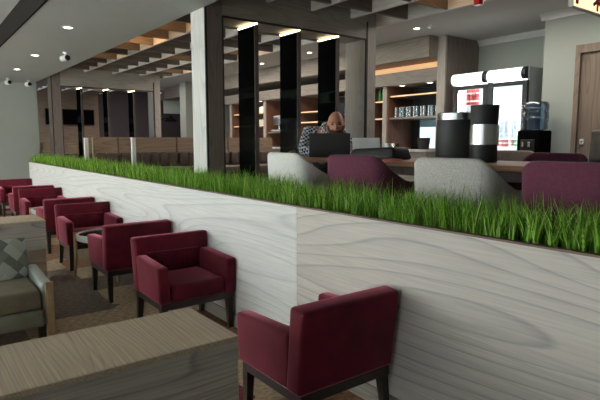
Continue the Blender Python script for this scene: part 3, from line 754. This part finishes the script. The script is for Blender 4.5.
t = thing('monitor', 'dark wall screen behind the bald man', 'screen', (-8.05, 7.24, 2.22))
MB().box(-.36, .36, 0, .04, -.17, .19, .008).build('casing', M['matblack'], t)
MB().box(-.345, .345, -.004, 0, -.15, .175).build('screen', M['screen'], t)

# ------------------------------------------------------------------ fridges
def fridge(x0, x1, label):
    t = thing('drinks_fridge', label, 'fridge', ((x0+x1)/2, 7.0, PF), 0, 'drinks fridges')
    a = (x1-x0)/2; H = 1.95
    MB().box(-a, -a+.03, .06, .66, .05, H-.18).box(a-.03, a, .06, .66, .05, H-.18).box(-a, a, .06, .66, .05, .2).box(-a, a, .04, .66, H-.18, H-.01).build('cabinet', M['greybody'], t)
    MB().box(-a+.03, a-.03, .62, .66, .2, H-.18).box(-a+.03, -a+.036, .08, .62, .2, H-.18).box(a-.036, a-.03, .08, .62, .2, H-.18).build('lining', M['fridge_in'], t)
    hs = []
    for k in range(9):
        u = k/8; hs.append((-.055*math.sin(PI*u)**.6, H-.185+.17*u))
    hs += [(.04, H-.015), (.04, H-.185)]
    MB().prism(hs, 'X', -a+.005, a-.07).build('header_sign', M['signwhite'], t)
    MB().prism([(p[0]*1.05, p[1]) for p in hs], 'X', a-.07, a-.012).build('header_cap', M['black'], t)
    fr = MB().box(-a, -a+.07, 0, .055, .12, H-.20).box(a-.07, a, 0, .055, .12, H-.20).box(-a+.07, a-.07, 0, .055, .12, .2).box(-a+.07, a-.07, 0, .055, H-.26, H-.20).build('door_frame', M['black'], t)
    MB().box(-a+.07, a-.07, .02, .03, .2, H-.26).build('door_glass', M['pane'], fr)
    MB().box(-a+.035, -a+.05, -.03, -.015, .9, 1.3).box(-a+.035, -a+.05, -.03, 0, .9, .92).box(-a+.035, -a+.05, -.03, 0, 1.28, 1.3).build('door_handle', M['metal'], fr)
    for z in (.55, .82, .95, 1.18 if a > .311 else 1.2, 1.46):
        s = MB()
        s.box(-a+.04, a-.04, .11, .125, z-.015, z)
        for k in range(10): s.box(-a+.05+k*(2*a-.1)/9-.003, -a+.05+k*(2*a-.1)/9+.003, .12, .6, z-.008, z-.002)
        s.build('shelf', M['whiteplas'], t)
    for sx in (-1, 1): MB().box(sx*(a-.055)-.012, sx*(a-.055)+.012, .07, .095, .25, H-.3).build('light_tube', M['fridge_lamp'], t)
    MB().box(-a+.05, a-.05, .10, .14, H-.215, H-.19).build('light_tube', M['fridge_lamp'], t)
    for sx in (-a+.04, a-.04):
        for y in (.1, .6): MB().lathe([(.025, 0), (.02, .05)], sx, y, 0, 10).build('foot', M['black'], t)
    return t
fridge(-5.28, -4.66, 'left glass-door drinks fridge with red cans, lit inside')
fridge(-4.65, -4.03, 'right glass-door drinks fridge with silver cans, lit inside')
def can(nm, mat, x, y, z, h, r, label, cat, group):
    o = MB().lathe([(r*.85, 0), (r, .008), (r, h-.012), (r*.8, h)], n=16).build(nm, mat, None, True)
    o.location = (x, y, z); tag(o, label, cat, group)
    if nm == 'drink_can': MB().lathe([(r+.0006, h*.38), (r+.0006, h*.58)], n=16, cap=False).build('can_band', M['whiteplas'], o, True)
for lv in range(2):
    for k in range(3):
        can('drink_can', M['red'], -5.095+k*.077, 7.16, PF+1.46+lv*.121, .12, .036, ['left', 'middle', 'right'][k]+' red can in the '+['lower', 'upper'][lv]+' layer of the left fridge stack', 'can', 'red cans in the left fridge')
for k in range(3):
    can('water_bottle', M['silvercan'], -5.19+k*.07, 7.22+.09*(k % 2), PF+1.2+.0, .22, .03, ['leftmost', 'second', 'third'][k]+' pale bottle in left fridge below the red cans', 'bottle', 'pale bottles in the left fridge')
for lv in range(2):
    for k in range(4):
        can('drink_can', M['silvercan'], -4.52+k*.085, 7.17, PF+.95+lv*.122, .12, .034, ['leftmost', 'second', 'third', 'rightmost'][k]+' silver can of the '+['lower', 'upper'][lv]+' row in the right fridge', 'can', 'silver cans in the right fridge')
for k in range(6):
    can('drink_can', M['red'] if k < 4 else M['green'], -4.55+k*.074, 7.17, PF+.82-.0, .10, .034, (['leftmost', 'second', 'third', 'fourth'][k]+' red can low in the right fridge') if k < 4 else ['left', 'right'][k-4]+' green can low in right fridge', 'can', 'red and green cans')

# water cooler
t = thing('water_cooler', 'black water cooler with blue bottle on top beside the fridges', 'water cooler', (-3.72, 6.70, PF))
MB().box(-.155, .155, -.16, .16, 0, 1.04, .02, 3).build('body', M['ink'], t, True)
MB().box(-.10, .10, -.175, -.15, .66, .92, .01).build('tap_recess', M['matblack'], t)
for x in (-.045, .045):
    q = MB().box(x-.016, x+.016, -.215, -.17, .82, .89, .006).build('tap', M['metal'], t)
MB().box(-.09, .09, -.22, -.16, .64, .665, .004).build('drip_tray', M['metal'], t)
MB().lathe([(.06, 1.035), (.08, 1.04), (.155, 1.05), (.163, 1.07), (.157, 1.14), (.165, 1.16), (.165, 1.27), (.157, 1.29), (.165, 1.31), (.163, 1.38), (.14, 1.41), (.02, 1.415)], n=36).build('bottle', M['blueglass'], t, True)

# ------------------------------------------------------------------ the man
def skin_mesh(joints, edges, sub=2):
    me = D.meshes.new('tmp'); me.from_pydata([j[0] for j in joints], edges, [])
    o = D.objects.new('tmp', me); COL.objects.link(o)
    sk = o.modifiers.new('s', 'SKIN'); sk.use_smooth_shade = True
    for i, j in enumerate(joints):
        r = j[1]; me.skin_vertices[0].data[i].radius = (r, r) if not isinstance(r, tuple) else r
    me.skin_vertices[0].data[0].use_root = True
    ss = o.modifiers.new('u', 'SUBSURF'); ss.levels = sub; ss.render_levels = sub
    dg = bpy.context.evaluated_depsgraph_get(); dg.update()
    out = D.meshes.new_from_object(o.evaluated_get(dg))
    D.objects.remove(o); return out
def man():
    A = Vector((-4.30, 3.70, 0)); yaw = R(-49)   # local -Y... facing direction set below
    f = Vector((math.cos(R(-18)), math.sin(R(-18)), 0)); r = Vector((f.y, -f.x, 0)); u = Vector((0, 0, 1))  # forward, his right, up
    O = Vector((-4.52, 3.64, PF+.02))
    def L(a, b, c): return O+f*a+r*b+u*c
    J = []; E = []
    def j(p, rad, par=None):
        J.append((tuple(p), rad)); i = len(J)-1
        if par is not None: E.append((par, i))
        return i
    pel = j(L(0, 0, .55), (.165, .13))
    bel = j(L(.03, 0, .70), (.16, .125), pel)
    che = j(L(.12, 0, .87), (.165, .12), bel)
    sh = j(L(.22, 0, .965), (.085, .06), che)
    nk = j(L(.30, -.02, 1.005), .062, sh)
    hd = j(L(.355, -.035, 1.02), .058, nk)
    hands = []
    arms = []
    for s in (1, -1):
        s0 = j(L(.19, s*.17, .96), .055, sh)
        if s == 1: pe, pw = L(.32, .29, .775), L(.50, .12, .80)
        else: pe, pw = L(.40, -.26, .79), L(.60, -.16, .805)
        mid = j((Vector(J[s0][0])+pe)/2, .060, s0)
        e = j(pe, .050, mid); m2 = j((pe+pw)/2, .042, e); w_ = j(pw, .029, m2)
        hp = pw+(pw-pe).normalized()*.085; h_ = j(hp, (.040, .024), w_)
        hands.append((pw, hp, s)); arms.append((s0, mid, e, m2, w_))
        hp0 = j(L(.05, s*.10, .52), .095, pel); kn = j(L(.46, s*.13, .53), .068, hp0); cf = j(L(.47, s*.13, .34), .058, kn); an = j(L(.45, s*.13, .09), .042, cf); ft = j(L(.60, s*.14, .04), .038, an)
    body = skin_mesh(J, E, 2)
    # head
    hb = bmesh.new(); bmesh.ops.create_icosphere(hb, subdivisions=5, radius=1)
    for v in hb.verts:
        x, y, z = v.co     # local: -Y face, Z up
        px, py, pz = x*.076, y*.098, z*.118
        if z < 0: px *= 1-.25*z*z; py = py*(1-.12*z*z) - (.012*(-z) if y < 0 else -.0)
        if y > 0 and z < -.1: py *= 1-.35*(-z)
        if y < -.2 and z > -.9:
            nz = math.exp(-((x/.16)**2))*math.exp(-(((z+.12)/.20)**2)); py -= .026*nz
            nz2 = math.exp(-((x/.10)**2))*math.exp(-(((z-.08)/.16)**2)); py -= .010*nz2
            ey = math.exp(-(((abs(x)-.40)/.17)**2))*math.exp(-(((z-.10)/.10)**2)); py += .012*ey
            br_ = math.exp(-(((abs(x)-.38)/.28)**2))*math.exp(-(((z-.26)/.07)**2)); py -= .005*br_
            mo = math.exp(-((x/.30)**2))*math.exp(-(((z+.50)/.05)**2)); py += .006*mo
            lp = math.exp(-((x/.28)**2))*(math.exp(-(((z+.43)/.05)**2))+math.exp(-(((z+.57)/.05)**2))); py -= .004*lp
            ch = math.exp(-((x/.35)**2))*math.exp(-(((z+.85)/.16)**2)); py -= .010*ch
        v.co = Vector((px, py, pz))
    for s in (1, -1):
        q = bmesh.ops.create_icosphere(hb, subdivisions=3, radius=1)
        for v in q['verts']:
            x, y, z = v.co; v.co = Vector((s*(.078+.010*x), .012+y*.018+.004*z, -.005+z*.032))
    hm = D.meshes.new('h'); hb.to_mesh(hm); hb.free()
    # head orientation: face along f turned to his left (our right) and tilted down
    yawh = math.atan2(f.y, f.x)+PI/2 - R(22)
    MH = Matrix.Translation(L(.41, -.045, 1.05)) @ Matrix.Rotation(yawh, 4, 'Z') @ Matrix.Rotation(R(9), 4, 'X') @ Matrix.Scale(1.1, 4)
    hm.transform(MH)
    bm = bmesh.new(); bm.from_mesh(body); bm.from_mesh(hm)
    # fingers
    for pw, hp, s in hands:
        d = (hp-pw).normalized(); side = d.cross(u).normalized(); up = side.cross(d)
        for k, ln in enumerate((.068, .080, .074, .058)):
            b0 = hp+side*(.030-.020*k)*1.0+d*.015
            p = [b0-d*.03, b0+d*ln*.45+up*.004, b0+d*ln*.8-up*.012, b0+d*ln*.95-up*.03]
            fm = skin_mesh([(tuple(q), .0095-.0008*i) for i, q in enumerate(p)], [(0, 1), (1, 2), (2, 3)], 1); bm.from_mesh(fm)
        th = s*1
        b0 = pw+d*.03-side*.0+side*(.028*(1 if s == 1 else -1))
        sg = 1 if s == 1 else -1
        p = [b0, b0+d*.03+side*.022*sg-up*.005, b0+d*.055+side*.028*sg-up*.016]
        bm.from_mesh(skin_mesh([(tuple(q), .011-.001*i) for i, q in enumerate(p)], [(0, 1), (1, 2)], 1))
    me = D.meshes.new('person_body'); bm.to_mesh(me); bm.free(); me.materials.append(M['skin'])
    root = D.objects.new('person', me); COL.objects.link(root)
    rm = root.modifiers.new('r', 'REMESH'); rm.mode = 'VOXEL'; rm.voxel_size = .006; rm.use_smooth_shade = True
    sm = root.modifiers.new('sm', 'SMOOTH'); sm.factor = .5; sm.iterations = 3
    dg = bpy.context.evaluated_depsgraph_get(); dg.update()
    me2 = D.meshes.new_from_object(root.evaluated_get(dg)); root.modifiers.clear(); root.data = me2; me2.name = 'person'
    if not me2.materials: me2.materials.append(M['skin'])
    tag(root, 'bald bearded person in checked shirt bending over the black laptop', 'person')
    # shirt
    K = []; F = []
    def k(i, g, par=None):
        p, rd = J[i]; rd = tuple(q+g for q in rd) if isinstance(rd, tuple) else rd+g
        K.append((p, rd)); n = len(K)-1
        if par is not None: F.append((par, n))
        return n
    a = k(pel, .014); b = k(bel, .014, a); c = k(che, .018, b); d_ = k(sh, .05, c)
    for ar in arms:
        q = k(ar[0], .036, d_); q = k(ar[1], .014, q); q = k(ar[2], .013, q); q = k(ar[3], .010, q)
        p = Vector(J[ar[3]][0]).lerp(Vector(J[ar[4]][0]), .75); K.append((tuple(p), .042)); F.append((q, len(K)-1))
    me = skin_mesh(K, F, 2); me.materials.clear(); me.materials.append(M['shirt'])
    o = D.objects.new('shirt', me); COL.objects.link(o); o.parent = root
    cb = MB(); c0_ = Vector(J[nk][0]); ax = (Vector(J[hd][0])-Vector(J[sh][0])).normalized(); uu = ax.orthogonal().normalized(); ww = ax.cross(uu)
    rings = []
    for off, rad in ((-.035, .092), (-.01, .084), (.015, .076), (.015, .070), (-.02, .074)):
        rings.append([cb.bm.verts.new(c0_+ax*off+(uu*math.cos(2*PI*i/24)+ww*math.sin(2*PI*i/24))*rad) for i in range(24)])
    for p_, q_ in zip(rings, rings[1:]):
        for i in range(24): cb.bm.faces.new((p_[i], p_[(i+1) % 24], q_[(i+1) % 24], q_[i]))
    cb.build('collar', M['shirt'], o, True)
    # trousers
    K = []; F = []
    K.append((tuple(L(0, 0, .53)), (.168, .135)))
    for s in (1, -1):
        i0 = len(K)
        for n, (p, rd) in enumerate(((L(.05, s*.10, .52), .104), (L(.46, s*.13, .53), .078), (L(.47, s*.13, .34), .068), (L(.45, s*.13, .12), .055))):
            K.append((tuple(p), rd)); F.append((0 if n == 0 else len(K)-2, len(K)-1))
    me = skin_mesh(K, F, 2); me.materials.clear(); me.materials.append(M['trouser'])
    o = D.objects.new('trousers', me); COL.objects.link(o); o.parent = root
    # beard, eyes, brows
    be = bmesh.new(); bmesh.ops.create_icosphere(be, subdivisions=5, radius=1)
    for v in list(be.verts):
        x, y, z = v.co
        keep = (z < -.28 and y < .45) or (z < -.05 and abs(x) > .80 and y < .3)
        if keep and abs(x) < .3 and -.52 < z and y < 0: keep = z < -.36
        if not keep: be.verts.remove(v)
    for v in be.verts:
        x, y, z = v.co
        px, py, pz = x*.081, y*.103, z*.124
        if z < 0: px *= 1-.25*z*z; py = py*(1-.12*z*z)-(.012*(-z) if y < 0 else 0)
        if y > 0 and z < -.1: py *= 1-.35*(-z)
        if y < -.2: py -= .012*math.exp(-((x/.35)**2))*math.exp(-(((z+.85)/.16)**2))
        v.co = Vector((px, py, pz))
    bmm = D.meshes.new('beard'); be.to_mesh(bmm); be.free(); bmm.transform(MH); bmm.materials.append(M['beard'])
    for p in bmm.polygons: p.use_smooth = True
    o = D.objects.new('beard', bmm); COL.objects.link(o); o.parent = root
    so = o.modifiers.new('s', 'SOLIDIFY'); so.thickness = .008; so.offset = 0
    for s in (1, -1):
        e = MB().ball((s*.030, -.078, .010), .011); o = e.build('eye', M['eye'], root, True); o.data.transform(MH)
        e = MB().tube([(s*.014, -.100, .026), (s*.03, -.097, .032), (s*.048, -.083, .027)], [.003, .004, .002], 6); o = e.build('eyebrow', M['beard'], root, True); o.data.transform(MH)
man()
# his chair
ch = make_tub('tub_chair', 'taupe tub chair the bald man is sitting on', M['tan'], 'tub chairs at the high bar table')
ch.location = (-4.56, 3.655, PF); ch.rotation_euler = (0, 0, R(-108))
